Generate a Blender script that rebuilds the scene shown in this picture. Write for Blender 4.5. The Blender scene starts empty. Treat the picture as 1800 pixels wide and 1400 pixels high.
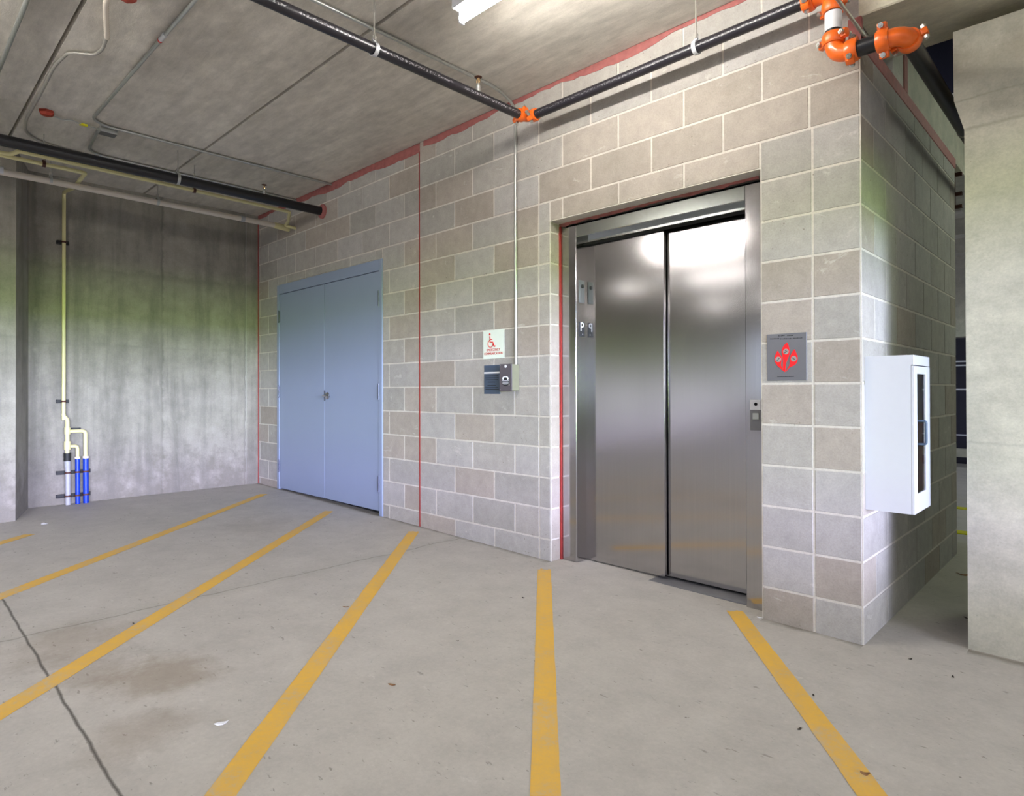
import bpy, bmesh, math, random
from mathutils import Vector, Matrix
random.seed(7)
SC = bpy.context.scene
COL = SC.collection

# ------------------------------------------------------------------ camera
EYE = Vector((0, 0, 1.167))
F_PX, CY = 1101.55, 680.64
PITCH, ROLL, YAW = 0.00552, -0.00248, 0.77308
fw = Vector((-math.sin(YAW) * math.cos(PITCH), math.cos(YAW) * math.cos(PITCH), math.sin(PITCH)))
r0 = Vector((math.cos(YAW), math.sin(YAW), 0)); u0 = r0.cross(fw)
rt = r0 * math.cos(ROLL) + u0 * math.sin(ROLL); up = -r0 * math.sin(ROLL) + u0 * math.cos(ROLL)
cd = bpy.data.cameras.new('camera'); cam = bpy.data.objects.new('camera', cd); COL.objects.link(cam)
cam.matrix_world = Matrix(((rt.x, up.x, -fw.x, EYE.x), (rt.y, up.y, -fw.y, EYE.y), (rt.z, up.z, -fw.z, EYE.z), (0, 0, 0, 1)))
cd.sensor_fit = 'HORIZONTAL'; cd.sensor_width = 36; cd.lens = 36 * F_PX / 1800
cd.shift_y = (CY - 700) / 1800
cd.clip_start = 0.02
SC.camera = cam

# ------------------------------------------------------------------ look
SC.view_settings.view_transform = 'Standard'; SC.view_settings.look = 'None'
SC.view_settings.gamma = 1; SC.view_settings.use_curve_mapping = False
SC.view_settings.exposure = 0.14
SC.cycles.max_bounces = 8; SC.cycles.diffuse_bounces = 5; SC.cycles.glossy_bounces = 4
SC.cycles.sample_clamp_indirect = 8
W = bpy.data.worlds.new('world'); SC.world = W; W.use_nodes = True
W.node_tree.nodes['Background'].inputs[0].default_value = (0.62, 0.70, 0.85, 1)
W.node_tree.nodes['Background'].inputs[1].default_value = 1.3


def lamp(name, loc, aim, sx, sy, power, col, spread=180):
    l = bpy.data.lights.new(name, 'AREA'); l.shape = 'RECTANGLE'; l.size = sx; l.size_y = sy
    l.energy = power; l.color = col; l.spread = math.radians(spread)
    o = bpy.data.objects.new(name, l); COL.objects.link(o); o.location = loc
    o.rotation_euler = (Vector(aim) - Vector(loc)).to_track_quat('-Z', 'Y').to_euler()
    return o


# daylight falling through the long open side of the garage to the right of the camera:
# sky above the tree line, the green of the trees below it; a second, dimmer opening behind the camera
TUBE_POWER = 150.0
lamp('low_sky_daylight', (62, -2, 5.1), (6, -1, 2.0), 90, 3.4, 225000, (0.64, 0.66, 1.0))
lamp('high_sky_daylight', (62, -2, 11.4), (6, -1, 1.5), 90, 9.0, 90000, (0.74, 0.80, 1.0))
lamp('trees_daylight', (62, -12, 2.2), (6, -4, 2.2), 90, 2.4, 38000, (0.48, 0.88, 0.15))
lamp('rear_sky_daylight', (-1.0, -30, 8), (-1.0, -10, 2.0), 40, 6, 5000, (0.72, 0.78, 1.0))

# ------------------------------------------------------------------ constants
FZ = lambda x: -0.0147 * x          # the floor falls gently to the right
YW = 3.135                          # face of the block wall
CE = 3.188                          # ceiling
XL = -7.147                         # left wall
XS = -0.846                         # side face of the lift shaft


# ------------------------------------------------------------------ helpers
def lin(c):
    return tuple((v / 12.92 if v <= .04045 else ((v + .055) / 1.055) ** 2.4) for v in [x / 255 for x in c])


def new_mat(name):
    m = bpy.data.materials.new(name); m.use_nodes = True
    return m, m.node_tree.nodes, m.node_tree.links, m.node_tree.nodes['Principled BSDF']


def simple(name, rgb, rough=.5, metal=0, var=.06, scale=30, bump=0, emit=None, coat=0):
    m, N, L, B = new_mat(name)
    tc = N.new('ShaderNodeTexCoord'); nz = N.new('ShaderNodeTexNoise'); nz.inputs['Scale'].default_value = scale
    nz.inputs['Detail'].default_value = 4
    L.new(tc.outputs['Object'], nz.inputs['Vector'])
    mx = N.new('ShaderNodeMix'); mx.data_type = 'RGBA'
    c = lin(rgb)
    mx.inputs[6].default_value = (*[v * (1 - var * 2) for v in c], 1); mx.inputs[7].default_value = (*[min(1, v * (1 + var * 2)) for v in c], 1)
    L.new(nz.outputs['Fac'], mx.inputs[0]); L.new(mx.outputs[2], B.inputs['Base Color'])
    B.inputs['Roughness'].default_value = rough; B.inputs['Metallic'].default_value = metal
    B.inputs['Coat Weight'].default_value = coat
    if bump:
        b = N.new('ShaderNodeBump'); b.inputs['Strength'].default_value = bump; b.inputs['Distance'].default_value = .004
        L.new(nz.outputs['Fac'], b.inputs['Height']); L.new(b.outputs[0], B.inputs['Normal'])
    if emit:
        B.inputs['Emission Color'].default_value = (*lin(rgb), 1); B.inputs['Emission Strength'].default_value = emit
    return m


def noise(N, L, vec, scale, detail=5, rough=.55, dist=0):
    n = N.new('ShaderNodeTexNoise'); n.inputs['Scale'].default_value = scale; n.inputs['Detail'].default_value = detail
    n.inputs['Roughness'].default_value = rough; n.inputs['Distortion'].default_value = dist
    L.new(vec, n.inputs['Vector']); return n.outputs['Fac']


def ramp(N, L, fac, stops):
    r = N.new('ShaderNodeValToRGB'); L.new(fac, r.inputs[0])
    e = r.color_ramp.elements
    while len(e) < len(stops): e.new(.5)
    for k, (p, c) in enumerate(stops): e[k].position = p; e[k].color = (*c, 1) if len(c) == 3 else c
    return r.outputs[0]


def mixc(N, L, fac, a, b, mode='MIX'):
    m = N.new('ShaderNodeMix'); m.data_type = 'RGBA'; m.blend_type = mode
    for sock, v in ((0, fac), (6, a), (7, b)):
        if isinstance(v, (int, float)): m.inputs[sock].default_value = v
        elif isinstance(v, tuple): m.inputs[sock].default_value = (*v, 1)
        else: L.new(v, m.inputs[sock])
    return m.outputs[2]


def math_(N, L, op, a, b=None, c=None, clamp=False):
    m = N.new('ShaderNodeMath'); m.operation = op; m.use_clamp = clamp
    for k, v in enumerate((a, b, c)):
        if v is None: continue
        if isinstance(v, (int, float)): m.inputs[k].default_value = v
        else: L.new(v, m.inputs[k])
    return m.outputs[0]


def scaled(N, L, sx, sy, sz):
    tc = N.new('ShaderNodeTexCoord'); mp = N.new('ShaderNodeMapping'); mp.inputs['Scale'].default_value = (sx, sy, sz)
    L.new(tc.outputs['Object'], mp.inputs['Vector']); return mp.outputs[0]


def g(v): return (v, v, v)


def bumpn(N, L, B, h, strength, dist):
    b = N.new('ShaderNodeBump'); b.inputs['Strength'].default_value = strength; b.inputs['Distance'].default_value = dist
    L.new(h, b.inputs['Height']); L.new(b.outputs[0], B.inputs['Normal'])


def concrete(name, rgb, stretch=(1, 1, 1), contrast=.25, streak=(1, 1, .12), stain=.35, pits=.5, seams=()):
    m, N, L, B = new_mat(name)
    v = scaled(N, L, *stretch); vs = scaled(N, L, *streak)
    base = lin(rgb)
    big = noise(N, L, v, 1.3, 6, .6, .4); mid = noise(N, L, v, 7, 6, .65); fine = noise(N, L, v, 90, 3, .7)
    st = noise(N, L, vs, 3.0, 6, .65, .3)
    c = mixc(N, L, big, tuple(x * (1 - contrast) for x in base), tuple(min(1, x * (1 + contrast)) for x in base))
    c = mixc(N, L, 1.0, c, ramp(N, L, mid, [(.3, g(.82)), (.7, g(1.12))]), 'MULTIPLY')
    c = mixc(N, L, 1.0, c, ramp(N, L, st, [(.35, g(1 - stain)), (.55, g(1.0)), (.72, g(1.08))]), 'MULTIPLY')
    c = mixc(N, L, 1.0, c, ramp(N, L, fine, [(.3, g(.9)), (.7, g(1.06))]), 'MULTIPLY')
    vo = N.new('ShaderNodeTexVoronoi'); vo.inputs['Scale'].default_value = 14; L.new(scaled(N, L, 1, 1, 1), vo.inputs['Vector'])
    pit = ramp(N, L, vo.outputs['Distance'], [(.03, g(.45)), (.06, g(1))])
    c = mixc(N, L, pits, c, mixc(N, L, 1.0, c, pit, 'MULTIPLY'))
    if seams:
        tc = N.new('ShaderNodeTexCoord'); sp = N.new('ShaderNodeSeparateXYZ'); L.new(tc.outputs['Object'], sp.inputs[0])
        for ax, pos, w_, amt, col in seams:      # form joints, cracks and pale drips with their own shape
            d = math_(N, L, 'ABSOLUTE', math_(N, L, 'ADD', math_(N, L, 'SUBTRACT', sp.outputs[ax], pos), math_(N, L, 'MULTIPLY', math_(N, L, 'SUBTRACT', mid, .5), w_ * 4)))
            f = math_(N, L, 'MULTIPLY', ramp(N, L, d, [(.0, g(amt)), (w_, g(0))]), ramp(N, L, st if ax == 2 else big, [(.35, g(.25)), (.6, g(1))]))
            c = mixc(N, L, f, c, lin(col))
    L.new(c, B.inputs['Base Color']); B.inputs['Roughness'].default_value = .85
    bumpn(N, L, B, math_(N, L, 'ADD', math_(N, L, 'MULTIPLY', fine, .3), mid), .35, .006)
    return m


def floor_mat():
    m, N, L, B = new_mat('floor_concrete')
    tc = N.new('ShaderNodeTexCoord'); v = tc.outputs['Object']
    sp = N.new('ShaderNodeSeparateXYZ'); L.new(v, sp.inputs[0]); X, Y = sp.outputs[0], sp.outputs[1]
    base = lin((183, 178, 169))
    big = noise(N, L, v, .9, 5, .6, .5); mid = noise(N, L, v, 5, 8, .7); fine = noise(N, L, v, 60, 4, .75)
    c = mixc(N, L, big, tuple(x * .9 for x in base), tuple(x * 1.08 for x in base))
    c = mixc(N, L, 1.0, c, ramp(N, L, mid, [(.3, g(.88)), (.7, g(1.08))]), 'MULTIPLY')
    c = mixc(N, L, 1.0, c, ramp(N, L, fine, [(.3, g(.93)), (.7, g(1.05))]), 'MULTIPLY')
    # scattered dark scuffs, elongated along the wall
    for (ax, ay, th, k) in ((14, 34, .665, .5), (26, 60, .67, .6)):
        sc = noise(N, L, scaled(N, L, ax, ay, 1), 1.0, 3, .6)
        c = mixc(N, L, ramp(N, L, sc, [(th, g(0)), (th + .05, g(k))]), c, lin((108, 101, 90)))
    pale = noise(N, L, scaled(N, L, 9, 16, 1), 1.0, 5, .75)
    c = mixc(N, L, ramp(N, L, pale, [(.62, g(0)), (.72, g(.35))]), c, lin((216, 212, 204)))
    vo = N.new('ShaderNodeTexVoronoi'); vo.inputs['Scale'].default_value = 5.5; vo.inputs['Randomness'].default_value = 1
    L.new(v, vo.inputs['Vector'])
    c = mixc(N, L, ramp(N, L, vo.outputs['Distance'], [(.012, g(.8)), (.03, g(0))]), c, lin((96, 88, 78)))
    # brown rusty stains near the joint
    for (cx, cy, r, k) in ((-2.72, .80, .26, .42), (-2.95, .62, .22, .25), (-3.35, .62, .30, .28), (-2.35, .62, .20, .25), (-5.0, 2.3, .5, .12)):
        dx = math_(N, L, 'SUBTRACT', X, cx); dy = math_(N, L, 'SUBTRACT', Y, cy)
        d = math_(N, L, 'SQRT', math_(N, L, 'ADD', math_(N, L, 'MULTIPLY', dx, dx), math_(N, L, 'MULTIPLY', dy, dy)))
        d = math_(N, L, 'ADD', math_(N, L, 'DIVIDE', d, r), math_(N, L, 'MULTIPLY', math_(N, L, 'SUBTRACT', mid, .5), 2.2))
        c = mixc(N, L, ramp(N, L, d, [(.35, g(k)), (1.0, g(0))]), c, lin((128, 108, 84)))
    wob = math_(N, L, 'MULTIPLY', math_(N, L, 'SUBTRACT', noise(N, L, v, 6, 3), .5), .022)
    jw = math_(N, L, 'ABSOLUTE', math_(N, L, 'SUBTRACT', math_(N, L, 'ADD', Y, wob), .495))
    c = mixc(N, L, ramp(N, L, jw, [(.0028, g(.9)), (.006, g(0))]), c, lin((62, 58, 52)))
    jx = math_(N, L, 'ABSOLUTE', math_(N, L, 'ADD', math_(N, L, 'ADD', X, math_(N, L, 'MULTIPLY', wob, 3)), 3.59))
    c = mixc(N, L, ramp(N, L, jx, [(.002, g(.5)), (.007, g(0))]), c, lin((80, 76, 66)))
    c = mixc(N, L, ramp(N, L, jx, [(.0, g(.14)), (.12, g(0))]), c, lin((110, 108, 88)))
    # dirt gathered at the foot of the block wall
    dw = math_(N, L, 'ADD', math_(N, L, 'SUBTRACT', YW, Y), math_(N, L, 'MULTIPLY', math_(N, L, 'SUBTRACT', mid, .5), .12))
    lift = math_(N, L, 'COMPARE', X, -2.0, .70); keep = math_(N, L, 'MULTIPLY', math_(N, L, 'SUBTRACT', 1, lift), math_(N, L, 'LESS_THAN', X, -.846))
    c = mixc(N, L, math_(N, L, 'MULTIPLY', keep, ramp(N, L, math_(N, L, 'ABSOLUTE', dw), [(.0, g(.7)), (.05, g(0))])), c, lin((96, 90, 78)))
    # rusty dirt along the foot of the pier
    dp = math_(N, L, 'ABSOLUTE', math_(N, L, 'ADD', math_(N, L, 'SUBTRACT', Y, 3.41), math_(N, L, 'MULTIPLY', math_(N, L, 'SUBTRACT', mid, .5), .12)))
    c = mixc(N, L, math_(N, L, 'MULTIPLY', math_(N, L, 'GREATER_THAN', X, -.5), ramp(N, L, dp, [(.0, g(.75)), (.06, g(0))])), c, lin((104, 96, 80)))
    L.new(c, B.inputs['Base Color']); B.inputs['Roughness'].default_value = .62
    B.inputs['Specular IOR Level'].default_value = .35
    bumpn(N, L, B, math_(N, L, 'ADD', mid, math_(N, L, 'MULTIPLY', fine, .4)), .25, .004)
    return m


def block_mat():
    m, N, L, B = new_mat('concrete_block')
    at = N.new('ShaderNodeAttribute'); at.attribute_name = 'tone'
    v = scaled(N, L, 1, 1, 1)
    big = noise(N, L, v, 3.5, 5, .6); fine = noise(N, L, v, 130, 4, .8); mid = noise(N, L, v, 14, 6, .7)
    c = mixc(N, L, 1.0, at.outputs['Color'], ramp(N, L, big, [(.3, g(.92)), (.7, g(1.06))]), 'MULTIPLY')
    c = mixc(N, L, 1.0, c, ramp(N, L, mid, [(.3, g(.93)), (.7, g(1.06))]), 'MULTIPLY')
    c = mixc(N, L, 1.0, c, ramp(N, L, fine, [(.3, g(.86)), (.6, g(1.03))]), 'MULTIPLY')
    vo = N.new('ShaderNodeTexVoronoi'); vo.inputs['Scale'].default_value = 26; L.new(v, vo.inputs['Vector'])
    pk = noise(N, L, v, 2.2, 2)
    hole = math_(N, L, 'MULTIPLY', ramp(N, L, vo.outputs['Distance'], [(.07, g(1)), (.13, g(0))]), ramp(N, L, pk, [(.52, g(0)), (.6, g(.6))]))
    c = mixc(N, L, hole, c, lin((112, 102, 92)))
    ef = noise(N, L, scaled(N, L, 1, 1, 1.6), 6.5, 6, .7, .6)
    c = mixc(N, L, ramp(N, L, ef, [(.63, g(0)), (.69, g(.38))]), c, lin((208, 203, 196)))
    L.new(c, B.inputs['Base Color']); B.inputs['Roughness'].default_value = .9
    B.inputs['Specular IOR Level'].default_value = .2
    bumpn(N, L, B, math_(N, L, 'ADD', fine, mid), .4, .003)
    return m


def steel_mat(name, rgb, rough, vert=True):
    m, N, L, B = new_mat(name)
    v = scaled(N, L, *((160, 160, 1.2) if vert else (1.2, 1.2, 200)))
    n1 = noise(N, L, v, 1.0, 3, .6); n2 = noise(N, L, scaled(N, L, 1.5, 1.5, 1), 2.0, 4)
    b = lin(rgb)
    c = mixc(N, L, n1, tuple(x * .92 for x in b), tuple(min(1, x * 1.06) for x in b))
    L.new(c, B.inputs['Base Color']); B.inputs['Metallic'].default_value = 1
    B.inputs['Roughness'].default_value = rough
    B.inputs['Anisotropic'].default_value = 0
    return m


def stripe_mat():
    m, N, L, B = new_mat('worn_yellow_paint')
    v = scaled(N, L, 1, 1, 1)
    a = noise(N, L, v, 3, 6, .7); f = noise(N, L, v, 45, 5, .8)
    s = math_(N, L, 'ADD', math_(N, L, 'MULTIPLY', a, .7), math_(N, L, 'MULTIPLY', f, .5))
    c = ramp(N, L, s, [(.50, lin((224, 176, 62))), (.64, lin((214, 172, 84))), (.74, lin((196, 172, 128)))])
    L.new(c, B.inputs['Base Color']); B.inputs['Roughness'].default_value = .6
    at = N.new('ShaderNodeAttribute'); at.attribute_name = 'fade'
    hole = math_(N, L, 'GREATER_THAN', math_(N, L, 'ADD', s, math_(N, L, 'MULTIPLY', at.outputs['Fac'], .42)), .80)
    L.new(math_(N, L, 'SUBTRACT', 1, hole), B.inputs['Alpha'])
    return m


def printed_pipe(name, ax):
    # black pipe with worn white print in rows of dashes
    m, N, L, B = new_mat(name)
    v = scaled(N, L, *((85, 1, 130) if ax == 'x' else (1, 85, 130)))
    n = noise(N, L, v, 1.0, 1, .5); gate = noise(N, L, scaled(N, L, *((5, 0, 0) if ax == 'x' else (0, 5, 0))), 1.0, 2, .5)
    tc = N.new('ShaderNodeTexCoord'); sp = N.new('ShaderNodeSeparateXYZ'); L.new(tc.outputs['Normal'], sp.inputs[0])
    nz = math_(N, L, 'MULTIPLY_ADD', sp.outputs[2], .5, .5)
    band = ramp(N, L, nz, [(.30, g(0)), (.34, g(1)), (.52, g(1)), (.56, g(0))])
    side = math_(N, L, 'GREATER_THAN', sp.outputs[0], .3) if ax == 'y' else math_(N, L, 'LESS_THAN', sp.outputs[1], -.3)
    k = math_(N, L, 'MULTIPLY', band, side)
    k = math_(N, L, 'MULTIPLY', k, ramp(N, L, gate, [(.38, g(0)), (.42, g(1))]))
    k = math_(N, L, 'MULTIPLY', k, ramp(N, L, n, [(.50, g(0)), (.56, g(.75 if ax == 'y' else .25))]))
    c = mixc(N, L, k, lin((34, 32, 38)), lin((180, 178, 182)))
    L.new(c, B.inputs['Base Color']); B.inputs['Roughness'].default_value = .32
    return m


M = dict(
    floor=floor_mat(), block=block_mat(), stripe=stripe_mat(),
    ceiling=concrete('ceiling_concrete', (206, 200, 189), (1, 2.2, 1), .16, (.35, 3.0, 1), .16, .35),
    left=concrete('poured_wall_concrete', (142, 137, 127), (1, 1, 1), .22, (1, 1.6, .16), .32, .5, ((1, 2.12, .02, .75, (84, 80, 74)), (1, 2.08, .05, .35, (96, 92, 86)), (1, 2.98, .012, .7, (92, 88, 82)), (1, 2.99, .006, .6, (205, 204, 200)), (1, 1.05, .03, .4, (100, 96, 90)), (2, 1.62, .02, .25, (104, 100, 92)), (2, 2.35, .05, .3, (92, 88, 78)), (2, .15, .42, .6, (104, 98, 86)))),
    column=concrete('column_concrete', (186, 182, 166), (1, 1, 1), .14, (.5, 1, 1.6), .16, .35, ((2, 2.335, .012, .7, (132, 128, 110)), (2, 2.47, .006, .6, (140, 136, 118)), (2, .93, .01, .4, (140, 136, 126)), (2, 2.62, .10, .35, (150, 138, 116)))),
    beam=concrete('beam_concrete', (216, 210, 188), (1, 2, 1), .12, (.5, 2, 1), .12, .3),
    steel=steel_mat('brushed_steel', (184, 181, 182), .13), steelh=steel_mat('brushed_steel_header', (176, 180, 176), .13, False),
    plate=simple('plate_steel', (112, 112, 116), .45, .35, var=.03),
    caulk=simple('red_fire_caulk', (150, 88, 84), .75, var=.2, scale=25, bump=.5),
    caulkline=simple('red_joint_sealant', (150, 46, 42), .6, var=.15),
    door=simple('blue_grey_door_paint', (138, 150, 176), .42, var=.015, scale=3),
    hinge=simple('hinge_metal', (88, 92, 108), .4, .8), chrome=simple('chrome', (190, 190, 195), .22, 1, var=.03),
    dark=simple('black_gap', (14, 14, 14), .9), blackp=simple('black_pipe', (22, 21, 25), .3, var=.1),
    print_x=printed_pipe('printed_black_pipe_x', 'x'), print_y=printed_pipe('printed_black_pipe_y', 'y'),
    orange=simple('orange_enamel', (238, 106, 22), .35, var=.08, coat=.3), bolt=simple('zinc_bolt', (200, 200, 195), .3, .9),
    galv=simple('galvanised_steel', (178, 180, 176), .38, .75, var=.06), rodm=simple('threaded_rod_zinc', (168, 164, 156), .5, .5),
    white=simple('white_enamel', (198, 199, 204), .3, var=.01, coat=.2), cream=simple('cream_cpvc', (210, 202, 150), .45, var=.03),
    pvc=simple('white_pvc', (206, 196, 182), .4, var=.03), bluep=simple('blue_pipe', (6, 52, 160), .35, var=.05),
    greyp=simple('grey_pvc', (158, 158, 160), .4), rust=simple('rusty_bracket', (74, 40, 26), .7, var=.2),
    rubber=simple('black_rubber', (22, 22, 22), .6), brass=simple('brass', (190, 158, 112), .35, .8),
    sign=simple('glow_sign_panel', (222, 232, 220), .5, var=.01), red=simple('red_paint', (205, 36, 34), .5),
    redtxt=simple('red_lettering', (196, 60, 58), .5), plaque=simple('dark_blue_plaque', (70, 84, 104), .4, var=.04),
    phone=simple('dark_phone_panel', (84, 78, 84), .45, var=.05), phoneside=simple('olive_grey_box', (122, 122, 100), .6),
    whitetxt=simple('white_lettering', (235, 236, 240), .5), black=simple('black_lettering', (26, 26, 32), .5),
    flame=simple('flame_red', (232, 20, 28), .45), glasslike=None,
    strobe=simple('red_device', (150, 52, 34), .5), yellowtag=simple('yellow_tag', (204, 200, 20), .5),
    paper=simple('white_paper', (236, 236, 238), .7), leaf=simple('dry_leaf', (134, 96, 60), .8, var=.3, scale=80),
    grit=simple('dark_grit', (60, 52, 44), .9, var=.3), far=simple('dark_void', (40, 38, 52), .9),  # near-black colour paints the darkness of the unlit voids
    cable=simple('white_guard_cable', (215, 214, 225), .5), extg=simple('extinguisher_red', (170, 30, 24), .3),
)
mg, N_, L_, B_ = new_mat('clear_glazing')
B_.inputs['Base Color'].default_value = (.86, .9, .88, 1); B_.inputs['Transmission Weight'].default_value = 1
B_.inputs['Roughness'].default_value = .03; B_.inputs['IOR'].default_value = 1.45
M['glass'] = mg
mt, N_, L_, B_ = new_mat('fluorescent_tube')
B_.inputs['Emission Color'].default_value = (1.0, .96, .90, 1); B_.inputs['Emission Strength'].default_value = TUBE_POWER
M['tube'] = mt
md = mt.copy(); md.name = 'fluorescent_tube_dim'; M['tube_dim'] = md
mr = mt.copy(); mr.name = 'fill_light_tube'; M['tube_fill'] = mr  # greenish tube of the added fill lamp in the rear bay
mr.node_tree.nodes['Principled BSDF'].inputs['Emission Strength'].default_value = TUBE_POWER * .8
mr.node_tree.nodes['Principled BSDF'].inputs['Emission Color'].default_value = (.88, 1.0, .80, 1)
md.node_tree.nodes['Principled BSDF'].inputs['Emission Strength'].default_value = TUBE_POWER * .10  # dimmed so the strips reflect only faintly in the lift doors


def mesh_obj(name, bm, mat, parent=None, smooth=None, origin=None):
    me = bpy.data.meshes.new(name)
    root = parent
    off = Vector((0, 0, 0))
    if parent is not None:
        while root.parent is not None: root = root.parent
        off = Vector(root.location)
    elif origin is not None: off = Vector(origin)
    if off.length: bmesh.ops.translate(bm, verts=bm.verts, vec=-off)
    bm.to_mesh(me); bm.free()
    o = bpy.data.objects.new(name, me); COL.objects.link(o)
    me.materials.append(mat)
    if parent is not None: o.parent = parent
    elif origin is not None: o.location = off
    if smooth is not None:
        for p in me.polygons: p.use_smooth = True
        me.set_sharp_from_angle(angle=math.radians(smooth))
    return o


def thing(name, label, cat, loc, group=None):
    o = bpy.data.objects.new(name, None); COL.objects.link(o); o.location = loc; o.empty_display_size = .05
    return tag(o, label, cat, group)


def tag(o, label, cat=None, group=None, kind=None):
    if label: o['label'] = label
    if cat: o['category'] = cat
    if group: o['group'] = group
    if kind: o['kind'] = kind
    return o


def solo(name, bm, mat, label, cat, group=None, smooth=None):
    lo = [min(v.co[i] for v in bm.verts) for i in range(3)]; hi = [max(v.co[i] for v in bm.verts) for i in range(3)]
    o = mesh_obj(name, bm, mat, None, smooth, ((lo[0] + hi[0]) / 2, (lo[1] + hi[1]) / 2, lo[2]))
    return tag(o, label, cat, group)


def struct(name, bm, mat, smooth=None, label=None):
    return tag(mesh_obj(name, bm, mat, None, smooth), label, kind='structure')


def B(): return bmesh.new()


def box(bm, x0, x1, y0, y1, z0, z1, bev=0, segs=1):
    vs = [bm.verts.new((x, y, z)) for x in (x0, x1) for y in (y0, y1) for z in (z0, z1)]
    f = [(0, 1, 3, 2), (4, 6, 7, 5), (0, 4, 5, 1), (2, 3, 7, 6), (0, 2, 6, 4), (1, 5, 7, 3)]
    fs = [bm.faces.new([vs[i] for i in q]) for q in f]
    if bev:
        es = list({e for fc in fs for e in fc.edges})
        bmesh.ops.bevel(bm, geom=es, offset=bev, segments=segs, affect='EDGES', profile=.5)
    return bm


def arc_path(pts, rad, n=6):
    pts = [Vector(p) for p in pts]; out = [pts[0]]
    for a, b, c in zip(pts, pts[1:], pts[2:]):
        d1, d2 = (a - b), (c - b); r = min(rad, d1.length * .49, d2.length * .49)
        p, q = b + d1.normalized() * r, b + d2.normalized() * r
        for k in range(n + 1):
            t = k / n; out.append(p * (1 - t) ** 2 + b * 2 * t * (1 - t) + q * t * t)
    out.append(pts[-1]); return out


def tube(bm, pts, r, seg=14, rad=0, caps=True):
    pts = arc_path(pts, rad) if rad else [Vector(p) for p in pts]
    rr = r if isinstance(r, (list, tuple)) else [r] * len(pts)
    t0 = (pts[1] - pts[0]).normalized()
    n = t0.orthogonal().normalized(); rings = []
    for i, p in enumerate(pts):
        t = ((pts[min(i + 1, len(pts) - 1)] - pts[max(i - 1, 0)])).normalized()
        n = (n - t * n.dot(t)).normalized(); b = t.cross(n)
        rings.append([bm.verts.new(p + (n * math.cos(a) + b * math.sin(a)) * rr[i]) for a in [2 * math.pi * k / seg for k in range(seg)]])
    for A, C in zip(rings, rings[1:]):
        for k in range(seg): bm.faces.new((A[k], A[(k + 1) % seg], C[(k + 1) % seg], C[k]))
    if caps: bm.faces.new(rings[0][::-1]); bm.faces.new(rings[-1])
    return bm


def frame(axis, up_=None):
    z = Vector(axis).normalized(); x = Vector(up_).normalized() if up_ is not None else z.orthogonal().normalized()
    x = (x - z * x.dot(z)).normalized(); y = z.cross(x)
    return Matrix((x, y, z)).transposed().to_4x4()


def lathe(bm, prof, seg=24, mat=None):
    rings = []
    for r, z in prof: rings.append([bm.verts.new((r * math.cos(a), r * math.sin(a), z)) for a in [2 * math.pi * k / seg for k in range(seg)]])
    for A, C in zip(rings, rings[1:]):
        for k in range(seg): bm.faces.new((A[k], A[(k + 1) % seg], C[(k + 1) % seg], C[k]))
    bm.faces.new(rings[0][::-1]); bm.faces.new(rings[-1])
    if mat: bmesh.ops.transform(bm, matrix=mat, verts=[v for R in rings for v in R])
    return bm


def at(loc, axis=(0, 0, 1), up_=None): return Matrix.Translation(loc) @ frame(axis, up_)


def prism_xz(bm, poly, y0, y1):
    a = [bm.verts.new((x, y0, z)) for x, z in poly]; b = [bm.verts.new((x, y1, z)) for x, z in poly]
    bm.faces.new(a); bm.faces.new(b[::-1]); n = len(poly)
    for k in range(n): bm.faces.new((a[k], b[k], b[(k + 1) % n], a[(k + 1) % n]))
    bmesh.ops.recalc_face_normals(bm, faces=bm.faces); return bm


def text_mesh(s, size, loc, rot, mat, name, parent, align='CENTER', depth=.0006, sx=1):
    cu = bpy.data.curves.new(name, 'FONT'); cu.body = s; cu.size = size; cu.align_x = align; cu.align_y = 'CENTER'; cu.extrude = depth
    o = bpy.data.objects.new(name, cu); COL.objects.link(o)
    root = parent
    while root.parent is not None: root = root.parent
    o.parent = parent; o.location = Vector(loc) - Vector(root.location); o.rotation_euler = rot; o.scale = (sx, 1, 1)
    cu.materials.append(mat)
    bpy.context.view_layer.update()
    me = bpy.data.meshes.new_from_object(o.evaluated_get(bpy.context.evaluated_depsgraph_get())); me.name = name
    n = bpy.data.objects.new(name, me); COL.objects.link(n); n.parent = parent; n.location = o.location; n.rotation_euler = o.rotation_euler; n.scale = o.scale
    bpy.data.objects.remove(o); n.name = name
    return n


# ================================================================== SETTING
# floor ----------------------------------------------------------------
bm = B()
x0, x1, y0, y1 = -9, 14, -10, 12
v = [bm.verts.new((x, y, FZ(x) - d)) for d in (0, .3) for x, y in ((x0, y0), (x1, y0), (x1, y1), (x0, y1))]
for q in ((0, 1, 2, 3), (7, 6, 5, 4), (0, 4, 5, 1), (1, 5, 6, 2), (2, 6, 7, 3), (3, 7, 4, 0)): bm.faces.new([v[i] for i in q])
struct('floor', bm, M['floor'])

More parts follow.
